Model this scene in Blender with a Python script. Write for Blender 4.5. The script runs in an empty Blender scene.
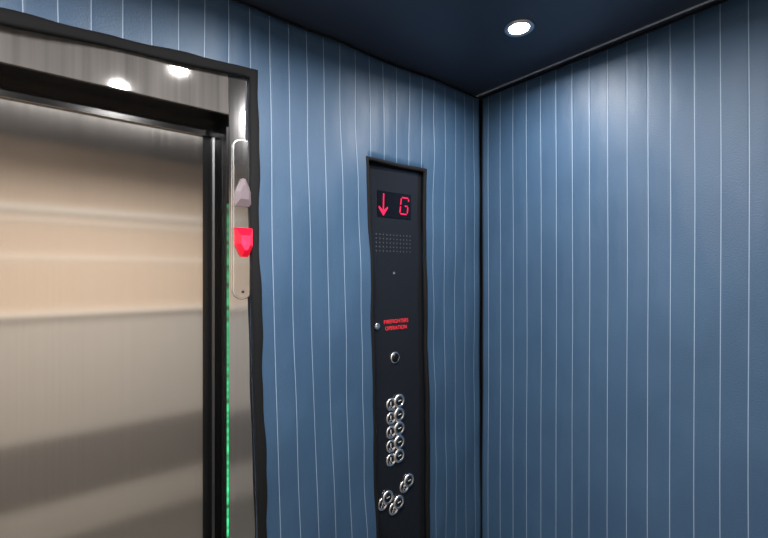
import bpy, math, random
from mathutils import Vector
random.seed(4)
S = bpy.context.scene
COL = S.collection
try:
    S.view_settings.view_transform = 'Standard'
    S.view_settings.look = 'None'
except Exception:
    pass

# ------------------------------------------------------------ materials
def srgb(r, g, b):
    def f(c):
        c /= 255
        return c / 12.92 if c <= .04045 else ((c + .055) / 1.055) ** 2.4
    return (f(r), f(g), f(b), 1)

def mat(name, col, rough=.5, metal=0, spec=.5, emit=None, estr=0):
    m = bpy.data.materials.new(name); m.use_nodes = True
    b = m.node_tree.nodes['Principled BSDF']
    b.inputs['Base Color'].default_value = col
    b.inputs['Roughness'].default_value = rough
    b.inputs['Metallic'].default_value = metal
    b.inputs['Specular IOR Level'].default_value = spec
    if emit:
        b.inputs['Emission Color'].default_value = emit
        b.inputs['Emission Strength'].default_value = estr
    return m

def nodes(m):
    t = m.node_tree
    return t, t.nodes, t.links, t.nodes['Principled BSDF']

def add_noise_bump(m, scale, strength, dist=.001, vec_scale=(1, 1, 1), coord='Object', rough_var=None, col_var=0):
    t, n, l, b = nodes(m)
    tc = n.new('ShaderNodeTexCoord'); mp = n.new('ShaderNodeMapping'); mp.inputs['Scale'].default_value = vec_scale
    nz = n.new('ShaderNodeTexNoise'); nz.inputs['Scale'].default_value = scale; nz.inputs['Detail'].default_value = 4
    l.new(tc.outputs[coord], mp.inputs[0]); l.new(mp.outputs[0], nz.inputs['Vector'])
    bp = n.new('ShaderNodeBump'); bp.inputs['Strength'].default_value = strength; bp.inputs['Distance'].default_value = dist
    l.new(nz.outputs['Fac'], bp.inputs['Height']); l.new(bp.outputs[0], b.inputs['Normal'])
    if rough_var:
        mr = n.new('ShaderNodeMapRange'); mr.inputs['To Min'].default_value = rough_var[0]; mr.inputs['To Max'].default_value = rough_var[1]
        l.new(nz.outputs['Fac'], mr.inputs[0]); l.new(mr.outputs[0], b.inputs['Roughness'])
    return nz

def brushed(name, col, rough, aniso=.85, rot=0, wave=0, var=.9, grain=260):
    m = mat(name, col, rough, 1)
    t, n, l, b = nodes(m)
    tc = n.new('ShaderNodeTexCoord'); mp = n.new('ShaderNodeMapping'); mp.inputs['Scale'].default_value = (grain, grain, .8)
    nz = n.new('ShaderNodeTexNoise'); nz.inputs['Scale'].default_value = 1; nz.inputs['Detail'].default_value = 3
    l.new(tc.outputs['Object'], mp.inputs[0]); l.new(mp.outputs[0], nz.inputs['Vector'])
    mr = n.new('ShaderNodeMapRange'); mr.inputs['To Min'].default_value = rough * .85; mr.inputs['To Max'].default_value = rough * 1.2
    l.new(nz.outputs['Fac'], mr.inputs[0]); l.new(mr.outputs[0], b.inputs['Roughness'])
    mx = n.new('ShaderNodeMix'); mx.data_type = 'RGBA'
    mx.inputs[6].default_value = tuple(c * var for c in col[:3]) + (1,); mx.inputs[7].default_value = col
    l.new(nz.outputs['Fac'], mx.inputs[0]); l.new(mx.outputs[2], b.inputs['Base Color'])
    b.inputs['Anisotropic'].default_value = aniso
    b.inputs['Anisotropic Rotation'].default_value = rot
    tg = n.new('ShaderNodeTangent'); tg.direction_type = 'UV_MAP'
    l.new(tg.outputs[0], b.inputs['Tangent'])
    if wave:
        m2 = n.new('ShaderNodeMapping'); m2.inputs['Scale'].default_value = (26, 26, .6)
        nw = n.new('ShaderNodeTexNoise'); nw.inputs['Scale'].default_value = 1; nw.inputs['Detail'].default_value = 1
        l.new(tc.outputs['Object'], m2.inputs[0]); l.new(m2.outputs[0], nw.inputs['Vector'])
        bp = n.new('ShaderNodeBump'); bp.inputs['Strength'].default_value = 1; bp.inputs['Distance'].default_value = wave
        l.new(nw.outputs['Fac'], bp.inputs['Height']); l.new(bp.outputs[0], b.inputs['Normal'])
    return m

def pad_material():
    m = mat('quilted_blue_vinyl', srgb(60, 96, 136), .42, 0, .5)
    t, n, l, b = nodes(m)
    uv = n.new('ShaderNodeUVMap'); sp = n.new('ShaderNodeSeparateXYZ'); l.new(uv.outputs[0], sp.inputs[0])
    def math_(op, a, v=None, c=None):
        q = n.new('ShaderNodeMath'); q.operation = op
        l.new(a, q.inputs[0])
        if v is not None:
            if isinstance(v, (int, float)): q.inputs[1].default_value = v
            else: l.new(v, q.inputs[1])
        return q.outputs[0]
    # distance to the nearest stitched stripe, period .06 m
    fr = math_('FRACT', math_('DIVIDE', math_('SUBTRACT', sp.outputs[0], .048 - .03 - 6.0), .06))
    d = math_('MULTIPLY', math_('ABSOLUTE', math_('SUBTRACT', fr, .5)), .06)
    mr = n.new('ShaderNodeMapRange'); mr.inputs['From Min'].default_value = .0005; mr.inputs['From Max'].default_value = .0014
    mr.inputs['To Min'].default_value = 1; mr.inputs['To Max'].default_value = 0
    l.new(d, mr.inputs[0])
    nz = n.new('ShaderNodeTexNoise'); nz.inputs['Scale'].default_value = 240; nz.inputs['Detail'].default_value = 3
    l.new(uv.outputs[0], nz.inputs['Vector'])
    n2 = n.new('ShaderNodeTexNoise'); n2.inputs['Scale'].default_value = 5; n2.inputs['Detail'].default_value = 6
    l.new(uv.outputs[0], n2.inputs['Vector'])
    mx0 = n.new('ShaderNodeMix'); mx0.data_type = 'RGBA'
    mx0.inputs[6].default_value = srgb(47, 73, 101); mx0.inputs[7].default_value = srgb(59, 88, 117)
    l.new(n2.outputs['Fac'], mx0.inputs[0])
    mx = n.new('ShaderNodeMix'); mx.data_type = 'RGBA'
    l.new(mx0.outputs[2], mx.inputs[6]); mx.inputs[7].default_value = srgb(155, 175, 196)
    l.new(math_('MULTIPLY', mr.outputs[0], .72), mx.inputs[0]); l.new(mx.outputs[2], b.inputs['Base Color'])
    h = math_('MULTIPLY', nz.outputs['Fac'], 1.25)
    hs = n.new('ShaderNodeMapRange'); hs.inputs['From Min'].default_value = 0; hs.inputs['From Max'].default_value = .005
    l.new(d, hs.inputs[0])
    ad = n.new('ShaderNodeMath'); ad.operation = 'ADD'; l.new(h, ad.inputs[0]); l.new(hs.outputs[0], ad.inputs[1])
    # soft rumples in the fabric
    mp = n.new('ShaderNodeMapping'); mp.inputs['Scale'].default_value = (13, 4, 1)
    n3 = n.new('ShaderNodeTexNoise'); n3.inputs['Scale'].default_value = 1; n3.inputs['Detail'].default_value = 1.5
    l.new(uv.outputs[0], mp.inputs[0]); l.new(mp.outputs[0], n3.inputs['Vector'])
    b3 = n.new('ShaderNodeBump'); b3.inputs['Strength'].default_value = .45; b3.inputs['Distance'].default_value = .010
    l.new(n3.outputs['Fac'], b3.inputs['Height'])
    bp = n.new('ShaderNodeBump'); bp.inputs['Strength'].default_value = .45; bp.inputs['Distance'].default_value = .0012
    l.new(ad.outputs[0], bp.inputs['Height']); l.new(b3.outputs[0], bp.inputs['Normal']); l.new(bp.outputs[0], b.inputs['Normal'])
    r = n.new('ShaderNodeMapRange'); r.inputs['To Min'].default_value = .42; r.inputs['To Max'].default_value = .56
    l.new(n2.outputs['Fac'], r.inputs[0]); l.new(r.outputs[0], b.inputs['Roughness'])
    return m

PAD = pad_material()
BIND = mat('black_binding_tape', srgb(13, 14, 17), .8, 0, .25); add_noise_bump(BIND, 600, .4, .001)
DOORST = brushed('door_brushed_steel', (.80, .77, .735, 1), .145, .98)
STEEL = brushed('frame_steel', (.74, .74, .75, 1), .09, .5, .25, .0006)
LINTEL = brushed('lintel_steel_reflection_stripes', (.36, .345, .335, 1), .045, .2, 0, .00008, .40, 60)  # coarse colour stripes stand in for a striped reflection on the steel
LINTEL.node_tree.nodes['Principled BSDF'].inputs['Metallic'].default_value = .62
BLACKM = mat('black_powder_coat', srgb(12, 13, 15), .2); add_noise_bump(BLACKM, 400, .1)
DARK = mat('dark_wall_lining', srgb(18, 20, 24), .7); add_noise_bump(DARK, 50, .1)
HOLE = mat('grille_perforation', srgb(42, 47, 57), .7)
PLATE = mat('dark_bronze_faceplate', srgb(47, 50, 56), .17, .6); add_noise_bump(PLATE, 1, .04, .0004, (300, 300, 3))
SCREEN = mat('smoked_display_lens', srgb(8, 6, 10), .1)
RED = mat('red_led', (0.1, 0, .01, 1), .4, emit=srgb(255, 35, 90), estr=1.1)
REDTXT = mat('red_text_added_glow', srgb(235, 45, 55), .5, emit=srgb(225, 40, 50), estr=.4)  # emission added to brighten the lettering, which is no lamp
CHROME = mat('chrome', (.97, .97, .98, 1), .2, 1)
BTN = mat('black_button', srgb(14, 15, 18), .22)
WHITEP = mat('white_mark', srgb(215, 218, 222), .5)
CEIL = mat('dark_laminate_ceiling', srgb(58, 67, 82), .34, .3); add_noise_bump(CEIL, 120, .06)
EDGE = mat('pale_ceiling_bead', srgb(150, 160, 176), .5); add_noise_bump(EDGE, 60, .05)
FLOORM = mat('speckled_floor', srgb(60, 58, 56), .4)
_nz = add_noise_bump(FLOORM, 80, .05)
t, n, l, b = nodes(FLOORM)
_r = n.new('ShaderNodeValToRGB'); _r.color_ramp.elements[0].color = srgb(58, 57, 56); _r.color_ramp.elements[1].color = srgb(122, 118, 112)
l.new(_nz.outputs['Fac'], _r.inputs[0]); l.new(_r.outputs[0], b.inputs['Base Color'])
WARM = mat('warm_beige_laminate', srgb(212, 190, 168), .5); add_noise_bump(WARM, 30, .08)
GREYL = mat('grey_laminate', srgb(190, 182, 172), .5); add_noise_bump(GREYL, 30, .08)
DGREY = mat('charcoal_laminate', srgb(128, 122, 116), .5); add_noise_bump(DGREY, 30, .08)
RAIL = mat('pale_rail_enamel', srgb(255, 248, 236), .35)
ALU = mat('satin_aluminium', (.6, .6, .62, 1), .3, 1)
LAMP = mat('lamp_lens', (1, 1, 1, 1), .3, emit=(1, .98, .95, 1), estr=40)
REDLENS = mat('lit_red_lens', srgb(210, 18, 45), .15, emit=srgb(255, 20, 60), estr=.22)
REDCORE = mat('lit_red_lens_table', srgb(235, 30, 60), .15, emit=srgb(255, 60, 95), estr=.8)
GREYLENS = mat('unlit_frosted_lens', srgb(112, 102, 108), .25)

def curtain_mat():
    m = mat('green_sensor_strip', srgb(8, 22, 14), .3)
    t, n, l, b = nodes(m)
    tc = n.new('ShaderNodeTexCoord'); mp = n.new('ShaderNodeMapping'); mp.inputs['Scale'].default_value = (1, 1, 45)
    nz = n.new('ShaderNodeTexNoise'); nz.inputs['Scale'].default_value = 1; nz.inputs['Detail'].default_value = 3
    l.new(tc.outputs['Object'], mp.inputs[0]); l.new(mp.outputs[0], nz.inputs['Vector'])
    r = n.new('ShaderNodeValToRGB'); r.color_ramp.elements[0].position = .38; r.color_ramp.elements[1].position = .58
    r.color_ramp.elements[0].color = (.01, .14, .05, 1); r.color_ramp.elements[1].color = (.06, .95, .34, 1)
    l.new(nz.outputs['Fac'], r.inputs[0]); l.new(r.outputs[0], b.inputs['Emission Color'])
    sp = n.new('ShaderNodeSeparateXYZ'); l.new(tc.outputs['Object'], sp.inputs[0])
    mr = n.new('ShaderNodeMapRange'); mr.inputs['From Min'].default_value = .85; mr.inputs['From Max'].default_value = .1
    mr.inputs['To Min'].default_value = .25; mr.inputs['To Max'].default_value = 1.15
    l.new(sp.outputs[2], mr.inputs[0]); l.new(mr.outputs[0], b.inputs['Emission Strength'])
    return m
GREEN = curtain_mat()

# ------------------------------------------------------------ object helpers
ORG = {}
def put(ob, parent, centre):
    COL.objects.link(ob)
    ORG[ob.name] = Vector(centre)
    if parent:
        ob.parent = parent; ob.location = Vector(centre) - ORG[parent.name]
    else:
        ob.location = centre
    return ob

def mesh(name, V, F, m, parent=None, smooth=False, uvs=None, centre=None, bevel=0):
    V = [Vector(v) for v in V]
    if centre is None:
        lo = [min(v[i] for v in V) for i in range(3)]; hi = [max(v[i] for v in V) for i in range(3)]
        centre = Vector(((lo[0] + hi[0]) / 2, (lo[1] + hi[1]) / 2, (lo[2] + hi[2]) / 2))
    me = bpy.data.meshes.new(name)
    me.from_pydata([v - Vector(centre) for v in V], [], F); me.update()
    u = me.uv_layers.new(name='UVMap')
    for lp in me.loops:
        v = V[lp.vertex_index]
        u.data[lp.index].uv = uvs[lp.vertex_index] if uvs else (v.x + v.y * .73, v.z)
    me.materials.append(m)
    if smooth:
        for p in me.polygons: p.use_smooth = True
    ob = bpy.data.objects.new(name, me)
    put(ob, parent, centre)
    if bevel:
        bv = ob.modifiers.new('bevel', 'BEVEL'); bv.width = bevel; bv.segments = 2; bv.limit_method = 'ANGLE'
    return ob

def boxes(name, L, m, parent=None, bevel=0):
    V, F = [], []
    for (x0, x1, y0, y1, z0, z1) in L:
        k = len(V)
        V += [(x0, y0, z0), (x1, y0, z0), (x1, y1, z0), (x0, y1, z0), (x0, y0, z1), (x1, y0, z1), (x1, y1, z1), (x0, y1, z1)]
        F += [tuple(k + i for i in f) for f in ((0, 3, 2, 1), (4, 5, 6, 7), (0, 1, 5, 4), (1, 2, 6, 5), (2, 3, 7, 6), (3, 0, 4, 7))]
    return mesh(name, V, F, m, parent, bevel=bevel)

def prism(name, polys, y0, y1, m, parent=None, bevel=0):
    """extrude 2D outlines (x,z), given counter-clockwise seen from the room, from y1 to y0"""
    V, F = [], []
    for P in polys:
        k = len(V); c = len(P)
        V += [(x, y0, z) for x, z in P] + [(x, y1, z) for x, z in P]
        F.append(tuple(k + i for i in range(c)))
        F.append(tuple(k + c + i for i in reversed(range(c))))
        for i in range(c):
            j = (i + 1) % c
            F.append((k + i, k + c + i, k + c + j, k + j))
    return mesh(name, V, F, m, parent, bevel=bevel)

def fix_normals(ob):
    import bmesh
    bm = bmesh.new(); bm.from_mesh(ob.data); bmesh.ops.recalc_face_normals(bm, faces=bm.faces); bm.to_mesh(ob.data); bm.free()

def gem(name, P, y_face, y_base, m, parent, inset=.5, table=None):
    """faceted lens: outline P at the base, straight sides, then facets rising to a smaller table"""
    cx = sum(p[0] for p in P) / len(P); cz = sum(p[1] for p in P) / len(P); c = len(P)
    mid = y_face + (y_base - y_face) * .6
    V = [(x, y_base, z) for x, z in P] + [(x, mid, z) for x, z in P] + [(cx + (x - cx) * inset, y_face, cz + (z - cz) * inset) for x, z in P]
    F = [tuple(range(c)), tuple(2 * c + i for i in range(c))]
    for lv in (0, 1):
        for i in range(c):
            j = (i + 1) % c; F.append((lv * c + i, lv * c + j, (lv + 1) * c + j, (lv + 1) * c + i))
    ob = mesh(name, V, F, m, parent); fix_normals(ob)
    if table:
        ob.data.materials.append(table)
        ob.data.polygons[1].material_index = 1
        ob.data.polygons[len(ob.data.polygons) - 2].material_index = 1
    return ob

def lathe(name, prof, c, axis, m, parent=None, seg=40):
    """prof: (radius, offset along axis)"""
    V, F = [], []
    for r, h in prof:
        for i in range(seg):
            a = 2 * math.pi * i / seg
            if axis == 'y': V.append((c[0] + r * math.cos(a), c[1] + h, c[2] + r * math.sin(a)))
            else: V.append((c[0] + r * math.cos(a), c[1] + r * math.sin(a), c[2] + h))
    for j in range(len(prof) - 1):
        for i in range(seg):
            k = (i + 1) % seg
            F.append((j * seg + i, j * seg + k, (j + 1) * seg + k, (j + 1) * seg + i))
    F.append(tuple(range(seg))); F.append(tuple(reversed(range((len(prof) - 1) * seg, len(prof) * seg))))
    ob = mesh(name, V, F, m, parent, centre=Vector(c))
    for p in ob.data.polygons: p.use_smooth = len(p.vertices) == 4
    fix_normals(ob)
    return ob

def empty(name, loc):
    e = bpy.data.objects.new(name, None); e.empty_display_size = .05
    return put(e, None, loc)

def tag(ob, label, cat, kind=None, group=None):
    ob['label'] = label; ob['category'] = cat
    if kind: ob['kind'] = kind
    if group: ob['group'] = group
    return ob

# ------------------------------------------------------------ room shell (metres; corner at the origin)
XL, YB, ZC = -2.10, -1.75, 2.30
tag(boxes('floor', [(XL, .02, YB, .25, -.05, 0)], FLOORM), 'dark speckled cabin floor', 'floor', 'structure')
tag(boxes('ceiling', [(XL, .02, YB, .02, ZC, ZC + .05)], CEIL), 'dark satin cabin ceiling panel with recessed lights', 'ceiling', 'structure')
tag(boxes('wall_right', [(.02, .06, YB, .25, 0, ZC)], DARK), 'dark cabin side wall behind the blue padding', 'wall', 'structure')
tag(boxes('wall_left', [(XL - .04, XL, YB, .25, 0, ZC)], GREYL), 'grey laminate cabin side wall', 'wall', 'structure')
tag(boxes('wall_front', [(-1.055, .02, .02, .25, 0, ZC), (XL, -1.99, .02, .25, 0, ZC), (-1.99, -1.055, .02, .09, 1.991, ZC)], DARK),
    'dark cabin front wall around the door opening', 'wall', 'structure')
tag(boxes('wall_back', [(XL, .02, YB - .04, YB, 0, ZC)], GREYL), 'grey laminate cabin rear wall', 'wall', 'structure')
# rear wall cladding seen reflected in the door
tag(boxes('trim_1', [(XL, .02, YB, YB + .012, 1.33, ZC)], WARM), 'warm beige upper cladding on the rear wall', 'wall panel', 'structure')
tag(boxes('trim_2', [(XL, .02, YB, YB + .012, .25, .60)], DGREY), 'charcoal lower cladding on the rear wall', 'wall panel', 'structure')
tag(boxes('trim_3', [(XL, .02, YB + .012, YB + .03, 1.905, 1.935)], RAIL), 'pale horizontal rail along the rear wall', 'rail', 'structure')
tag(boxes('trim_13', [(XL, .02, YB + .012, YB + .03, 1.845, 1.86)], RAIL), 'thin pale horizontal rail along the rear wall', 'rail', 'structure')
tag(boxes('trim_4', [(XL, .02, YB + .012, YB + .022, 1.635, 1.65)], RAIL), 'thin pale seam strip on the rear wall', 'rail', 'structure')
tag(boxes('trim_5', [(XL, .02, YB, YB + .03, 1.308, 1.33)], RAIL), 'thin pale rail between the rear wall claddings', 'rail', 'structure')
tag(boxes('trim_14', [(XL, .02, YB, YB + .012, 1.284, 1.308), (XL, .02, YB + .012, YB + .016, 1.89, 1.905)], DGREY), 'dark strips painted as shade below the rear wall rails', 'rail', 'structure')  # dark colour stands in for the shade under each rail
# front steelwork
tag(boxes('trim_6', [(-1.061, -.93, .008, .02, 0, 2.2)], STEEL, bevel=.0015), 'polished steel door jamb column', 'door frame', 'structure')
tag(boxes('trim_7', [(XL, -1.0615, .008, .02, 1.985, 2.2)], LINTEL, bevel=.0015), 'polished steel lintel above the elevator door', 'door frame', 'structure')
tag(boxes('trim_8', [(-1.061, -1.055, .02, .12, 0, 1.985), (-1.99, -1.055, .02, .09, 1.985, 1.991),
                     (-1.103, -1.061, .098, .14, 0, 1.94), (-1.99, -1.055, .09, .14, 1.94, 2.06)], BLACKM),
    'black lining inside the elevator door opening', 'door frame', 'structure')
tag(boxes('trim_9', [(-1.079, -1.073, .092, .098, 0, 1.94)], ALU), 'slim satin metal strip on the black door jamb', 'door frame', 'structure')
d = tag(boxes('door_1', [(-1.985, -1.1035, .1, .135, .004, 1.9395)], DOORST), 'closed brushed stainless steel elevator door', 'elevator door', 'structure')
tag(boxes('trim_10', [(-1.99, -1.061, .022, .098, 0, .004)], ALU), 'grooved metal door sill', 'door sill', 'structure')
# ceiling edge strips
tag(boxes('trim_11', [(-.030, -.025, YB, .0, ZC - .004, ZC)], EDGE), 'thin pale bead along the ceiling edge', 'ceiling trim', 'structure')

# ------------------------------------------------------------ pads
def lerp_tab(x, T):
    if x <= T[0][0]: return T[0][1]
    for (a, va), (b_, vb) in zip(T, T[1:]):
        if x <= b_: return va + (vb - va) * (x - a) / (b_ - a)
    return T[-1][1]
TILT = [(-1.7, .022), (-1.0, .022), (-.6, .039), (-.33, .0115), (0, 0)]
def puff(u):
    f = ((u - .048) / .06) % 1.0
    return math.sin(math.pi * f) ** .7
def front_warp(x, z, off=0):
    zz = 1.95 - z
    dx = lerp_tab(x, TILT) * (zz if zz > 0 else zz * .4)
    dx += .0022 * math.sin(z * 5 + x * 9) + .0009 * math.sin(z * 11 + x * 27)
    dz = 0
    if x < -1.0: dz = (x + 1.0) * .08 * max(0, min(1, (2.285 - z) / .18)) + .002 * math.sin(x * 13)
    w = .0030 * math.sin(x * 15 + z * 2.3) + .0024 * math.sin(z * 4.2 + x * 9) + .0012 * math.sin(z * 14 - x * 19)
    # soft puckers beside the button panel opening
    e = math.exp(-((x + .64) / .07) ** 2) + math.exp(-((x + .29) / .05) ** 2)
    w += .0020 * e * math.sin(z * 21 + x * 10)
    if x > -.03: dx *= .2
    y = -.0060 - w - .0012 * puff(-x) - off
    return (x + dx, min(y, .0015), z + dz)
def right_warp(y, z, off=0):
    w = .0018 * math.sin(y * 8 + z * 1.3) + .0016 * math.sin(z * 3.1 + y * 6) + .0006 * math.sin(z * 11 + y * 11)
    return (-.0045 - w - .0010 * puff(-y) - off, y + .0016 * math.sin(z * 4 + y * 3), z)

def coords(a, b_, step, extra=()):
    n_ = int(round((b_ - a) / step)); L = [a + (b_ - a) * i / n_ for i in range(n_ + 1)]
    for e in extra:
        j = min(range(len(L)), key=lambda i: abs(L[i] - e)); L[j] = e
    return sorted(set(L))

def pad(name, us, zs, warp, hole, flip):
    idx, V, UV, F = {}, [], [], []
    def g(i, j):
        if (i, j) not in idx:
            idx[(i, j)] = len(V); V.append(warp(us[i], zs[j])); UV.append((-us[i], zs[j]))
        return idx[(i, j)]
    for i in range(len(us) - 1):
        for j in range(len(zs) - 1):
            if hole((us[i] + us[i + 1]) / 2, (zs[j] + zs[j + 1]) / 2): continue
            f = (g(i, j), g(i + 1, j), g(i + 1, j + 1), g(i, j + 1))
            F.append(f[::-1] if flip else f)
    ob = mesh(name, V, F, PAD, smooth=True, uvs=UV)
    so = ob.modifiers.new('thickness', 'SOLIDIFY'); so.thickness = .007; so.offset = -1
    return ob

def ribbon(name, pts, width, side, warp, parent, th=.003, step=.02):
    """binding tape: pts in pad rest coordinates; side = which way (left normal) it extends; folded over pad edge"""
    P = []
    for (a, b_) in zip(pts, pts[1:]):
        L = math.dist(a, b_); n_ = max(1, int(L / step))
        for i in range(n_): P.append((a[0] + (b_[0] - a[0]) * i / n_, a[1] + (b_[1] - a[1]) * i / n_))
    P.append(pts[-1])
    V, F = [], []
    cs = [(-.0015, -.009), (-.0015, .0005), (width * .1, th), (width * .5, th * 1.25), (width * .9, th), (width, .0005), (width, -.001)]
    for i, p in enumerate(P):
        a = P[max(0, i - 1)]; c = P[min(len(P) - 1, i + 1)]
        # miter normal
        d1 = Vector((p[0] - a[0], p[1] - a[1])); d2 = Vector((c[0] - p[0], c[1] - p[1]))
        if d1.length < 1e-9: d1 = d2
        if d2.length < 1e-9: d2 = d1
        n1 = Vector((-d1.y, d1.x)).normalized() * side; n2 = Vector((-d2.y, d2.x)).normalized() * side
        nn = (n1 + n2); nn = nn / max(.3, nn.dot(n1)) if nn.length > 1e-6 else n1
        wob = 1 + .09 * math.sin(i * .31) + .05 * math.sin(i * .83)
        inner = -.0015 - .001 * (1 + math.sin(i * .47 + 1)) * (width > .01)
        for q, (o, h) in enumerate(cs):
            oo = o * wob if o > 0 else inner
            V.append(warp(p[0] + nn.x * oo, p[1] + nn.y * oo, h))
    k = len(cs)
    for i in range(len(P) - 1):
        for j in range(k - 1):
            F.append((i * k + j, (i + 1) * k + j, (i + 1) * k + j + 1, i * k + j + 1))
    return mesh(name, V, F, BIND, parent, smooth=True)

fx = coords(-2.06, -.009, .012, (-1.008, -.600, -.335))
fz = coords(.12, 2.294, .025, (2.10, 1.935, .45))
def fhole(x, z):
    return (x < -1.008 and z < 2.10) or (-.600 < x < -.335 and .45 < z < 1.935)
fp = tag(pad('wall_pad', fx, fz, front_warp, fhole, False), 'blue pinstriped vinyl pad around the button panel', 'wall padding')
ribbon('edge_binding', [(-1.008, .12), (-1.008, 2.10), (-2.06, 2.10)], .023, -1, front_warp, fp)
ribbon('edge_binding', [(-.600, .45), (-.600, 1.935), (-.335, 1.935), (-.335, .45), (-.600, .45)], .011, 1, front_warp, fp)
ribbon('edge_binding', [(-.0095, .12), (-.0095, 2.294)], .004, 1, front_warp, fp, .001)
ribbon('edge_binding', [(-.0095, 2.294), (-2.06, 2.294)], .005, 1, front_warp, fp, .002)
ry = coords(YB + .01, -.016, .012); rz = coords(.12, 2.294, .05)
rp = tag(pad('wall_pad', ry, rz, right_warp, lambda a, b_: False, True), 'blue pinstriped vinyl pad covering the plain side wall', 'wall padding')
ribbon('edge_binding', [(-.016, .12), (-.016, 2.294)], .003, 1, right_warp, rp, .001)
ribbon('edge_binding', [(-.016, 2.294), (YB + .01, 2.294)], .004, 1, right_warp, rp, .002)

# ------------------------------------------------------------ control panel
PY = .0135
cop = tag(empty('elevator_control_panel', (-.467, .02, .30)), 'dark metal elevator button panel with red display and round buttons', 'control panel')
boxes('faceplate', [(-.612, -.308, PY, .0198, .34, 1.965)], PLATE, cop, .001)
scr = boxes('display_screen', [(-.545, -.388, PY - .0025, PY, 1.750, 1.842)], SCREEN, cop, .001)
scr['label'] = 'smoked display window'
LY = PY - .0025
def bar(x0, z0, x1, z1, w):
    d_ = Vector((x1 - x0, z1 - z0)).normalized(); nn = Vector((-d_.y, d_.x)) * w / 2
    P = [(x0 + nn.x, z0 + nn.y), (x0 - nn.x, z0 - nn.y), (x1 - nn.x, z1 - nn.y), (x1 + nn.x, z1 + nn.y)]
    return P
ax, az = -.519, 1.795
prism('down_arrow_indicator', [bar(ax + .001, az + .038, ax - .001, az - .02, .005),
      [(ax - .021, az - .007), (ax - .0215, az - .014), (ax - .001, az - .041), (ax + .0195, az - .014), (ax + .019, az - .007), (ax - .001, az - .022)]],
      LY - .001, LY, RED, scr)['label'] = 'lit red down arrow'
gx, gz, w, h, sl = -.4215, 1.798, .018, .030, .004
def gp(a, b_): return (gx + a * w + b_ * sl, gz + b_ * h)
G = []
for (a, b_, c, d_) in [(-.85, 1, .85, 1), (-1, .88, -1, .1), (-1, -.1, -1, -.88), (-.85, -1, .85, -1), (1, -.88, 1, -.1), (.15, 0, .85, 0), (1, .88, 1, .6)]:
    p, q = gp(a, b_), gp(c, d_); G.append(bar(p[0], p[1], q[0], q[1], .005))
prism('letter_g_indicator', G, LY - .001, LY, RED, scr)['label'] = 'lit red letter G'

# speaker perforations
V, F = [], []
for r in range(5):
    for c in range(11):
        cx, cz = -.550 + c * .0158, 1.688 - r * .0145
        k = len(V); V += [(cx + .0036 * math.cos(a), PY - .0012, cz + .0034 * math.sin(a)) for a in [i * math.pi / 4 for i in range(8)]]
        V.append((cx, PY - .0014, cz)); F += [(k + i, k + (i + 1) % 8, k + 8) for i in range(8)]
mesh('speaker_grille', V, F, HOLE, cop)
lathe('microphone_hole', [(.0045, 0), (.0045, -.0008), (.003, -.001), (.0025, -.0004)], (-.468, PY, 1.552), 'y', CHROME, cop, 20)

def text(body, x, z, size, m, parent, name, y, sx=1):
    cu = bpy.data.curves.new(name, 'FONT'); cu.body = body; cu.size = size; cu.align_x = 'CENTER'; cu.align_y = 'CENTER'; cu.extrude = .0002; cu.space_character = 1.08
    tmp = bpy.data.objects.new(name, cu); COL.objects.link(tmp)
    dg = bpy.context.evaluated_depsgraph_get(); me = bpy.data.meshes.new_from_object(tmp.evaluated_get(dg))
    bpy.data.objects.remove(tmp)
    for v in me.vertices: v.co = Vector((v.co.x * sx, -v.co.z, v.co.y))
    me.materials.clear(); me.materials.append(m)
    ob = bpy.data.objects.new(name, me)
    return put(ob, parent, (x, y, z))
text('FIREFIGHTERS', -.458, 1.3775, .0195, REDTXT, cop, 'firefighters_lettering', PY - .0004, .9)['label'] = 'red lettering reading FIREFIGHTERS'
text('OPERATION', -.458, 1.3540, .0195, REDTXT, cop, 'operation_lettering', PY - .0004, .9)['label'] = 'red lettering reading OPERATION'

ky = lathe('cover_lock', [(.012, 0), (.012, -.004), (.009, -.006), (.004, -.006)], (-.546, PY, 1.366), 'y', CHROME, cop, 28)
boxes('lock_tab', [(-.562, -.546, PY - .010, PY - .005, 1.3605, 1.3655)], CHROME, ky, .001)
ks = lathe('key_switch', [(.021, 0), (.021, -.003), (.0185, -.0055), (.0160, -.0055), (.0160, -.003)], (-.4655, PY, 1.247), 'y', CHROME, cop)
lathe('key_barrel', [(.0158, -.002), (.0158, -.006), (.003, -.0065)], (-.4655, PY, 1.247), 'y', BTN, ks)

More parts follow.
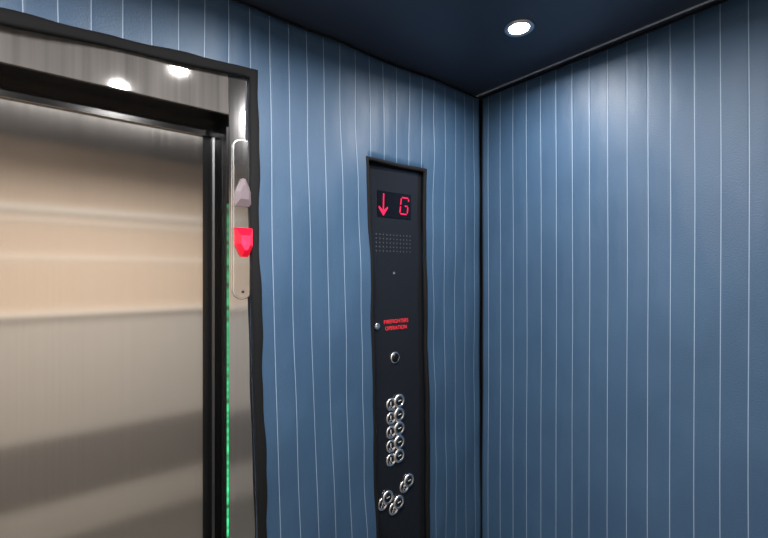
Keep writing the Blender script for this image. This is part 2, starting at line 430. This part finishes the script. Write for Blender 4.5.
# push buttons: raised black button in a chrome rim, with a round tactile plate beside it
def make_button(cx, cz, px_, pz_):
    f = lathe('push_button', [(.0135, 0), (.0135, -.007), (.0125, -.009), (.006, -.0085), (.001, -.0085)], (cx, PY, cz), 'y', BTN, cop)
    lathe('button_rim', [(.0255, 0), (.0255, -.005), (.0235, -.0085), (.018, -.0095), (.0145, -.007), (.0145, -.001)], (cx, PY, cz), 'y', CHROME, f)
    pl = lathe('tactile_plate', [(.0145, 0), (.0145, -.0012), (.0138, -.0018), (.001, -.0018)], (px_, PY, pz_), 'y', BTN, f)
    lathe('plate_rim', [(.0230, 0), (.0230, -.002), (.0205, -.0048), (.0170, -.0040), (.0145, -.0005)], (px_, PY, pz_), 'y', CHROME, f)
    V, F = [], []
    for (a, b_) in [(-.006, -.006), (-.006, -.0105), (0, -.006), (.006, -.0105)]:
        k = len(V); V += [(px_ + a + .0016 * math.cos(q), PY - .0022, pz_ + b_ + .0016 * math.sin(q)) for q in [i * math.pi / 3 for i in range(6)]]
        V.append((px_ + a, PY - .003, pz_ + b_)); F += [(k + i, k + (i + 1) % 6, k + 6) for i in range(6)]
    mesh('tactile_dots', V, F, WHITEP, f)
    prism('plate_mark', [bar(px_ - .002, pz_ + .010, px_ - .002, pz_ - .002, .003)], PY - .0026, PY - .0015, WHITEP, f)
    prism('button_mark', [bar(cx - .008, cz + .001, cx + .006, cz + .003, .0024)], PY - .0092, PY - .008, WHITEP, f)
    f['label'] = 'round black push button with chrome rim and tactile plate'
    return f
b0 = make_button(-.4475, 1.088, -.483, 1.081)
def copy_button(src, dx, dz):
    c = src.copy(); COL.objects.link(c); c.location = src.location + Vector((dx, 0, dz))
    for ch in src.children:
        q = ch.copy(); q.parent = c; COL.objects.link(q)
    return c
for i in range(1, 5): copy_button(b0, 0, -.0497 * i)
# lower trio: tactile plate tucked diagonally under each button
b1 = make_button(-.400, .785, -.420, .767)
copy_button(b1, -.050, -.064)
copy_button(b1, -.101, -.030)

# ------------------------------------------------------------ direction lantern on the jamb
lan = tag(empty('direction_lantern', (-1.027, .008, 1.48)), 'capsule shaped lantern with lit red down arrow on the steel jamb', 'indicator light')
def capsule(cx, z0, z1, r, n_=14):
    P = [(cx + r * math.cos(-math.pi + math.pi * i / n_), z0 + r + r * math.sin(-math.pi + math.pi * i / n_)) for i in range(n_ + 1)]
    P += [(cx + r * math.cos(math.pi * i / n_), z1 - r + r * math.sin(math.pi * i / n_)) for i in range(n_ + 1)]
    return P
LX = -1.025
prism('lantern_plate', [capsule(LX, 1.478, 1.924, .028)], .002, .008, CHROME, lan, .002)
prism('lantern_rim', [capsule(LX, 1.482, 1.920, .0240)], .0005, .002, STEEL, lan, .001)
gem('up_arrow_lens', [(LX - .024, 1.735), (LX + .024, 1.735), (LX + .023, 1.775), (LX + .005, 1.812), (LX - .005, 1.812), (LX - .023, 1.775)], -.014, .0005, GREYLENS, lan)['label'] = 'unlit frosted up arrow lens'
gem('down_arrow_lens', [(LX - .025, 1.676), (LX - .024, 1.630), (LX - .006, 1.596), (LX + .012, 1.596), (LX + .025, 1.626), (LX + .025, 1.676)], -.020, .0005, REDLENS, lan, table=REDCORE)['label'] = 'lit red down arrow lens'
rl = bpy.data.lights.new('lens_glow', 'POINT'); rl.energy = .04; rl.color = (1, .05, .12); rl.shadow_soft_size = .01
put(bpy.data.objects.new('lens_glow', rl), lan, (LX, -.035, 1.635))
lathe('lantern_screw', [(.004, 0), (.004, -.0015), (.001, -.002)], (LX, .0005, 1.50), 'y', DARK, lan, 16)

# light curtain on the reveal
lc = tag(empty('door_sensor_strip', (-1.064, .02, .02)), 'slim black door sensor strip glowing green', 'door sensor')
boxes('sensor_housing', [(-1.069, -1.0615, .006, .034, .02, 1.95)], BLACKM, lc, .001)
boxes('sensor_window', [(-1.0674, -1.0620, .0052, .0062, .03, 1.74)], GREEN, lc)['label'] = 'glowing green window'

# ------------------------------------------------------------ downlights, known and added
def downlight(x, y, e):
    o = tag(empty('downlight', (x, y, ZC)), 'small round recessed ceiling downlight, lit, some added unseen for fill', 'ceiling light', group='recessed ceiling downlights')
    lathe('trim_ring', [(.045, 0), (.045, -.003), (.041, -.006), (.032, -.005), (.030, -.001)], (x, y, ZC), 'z', ALU, o)
    lathe('lens', [(.029, -.0005), (.029, -.004), (.022, -.006), (.001, -.0065)], (x, y, ZC), 'z', LAMP, o)
    li = bpy.data.lights.new('lamp', 'AREA'); li.shape = 'DISK'; li.size = .050; li.energy = e; li.color = (1, .975, .95); li.spread = math.radians(168)
    lo = bpy.data.objects.new('lamp', li); put(lo, o, (x, y, ZC - .009))
for x, y, e in [(-.323, -.407, 6.5), (-1.07, -.50, 9), (-1.75, -.50, 7.5), (-.68, -.79, 7.5), (-1.22, -.79, 9.5), (-1.75, -.79, 9)]:  # first pair are known fixtures; the rest are unseen lamps added for fill
    downlight(x, y, e)

W = bpy.data.worlds.new('world'); S.world = W; W.use_nodes = True
W.node_tree.nodes['Background'].inputs[0].default_value = (.02, .022, .026, 1)

# ------------------------------------------------------------ camera
cd = bpy.data.cameras.new('camera'); cd.sensor_width = 36; cd.lens = 19.97; cd.shift_y = .006; cd.clip_start = .02
cam = bpy.data.objects.new('camera', cd); COL.objects.link(cam)
cam.location = (-1.456, -1.165, 1.55); cam.rotation_euler = (math.radians(90), 0, math.radians(-38.62))
S.camera = cam
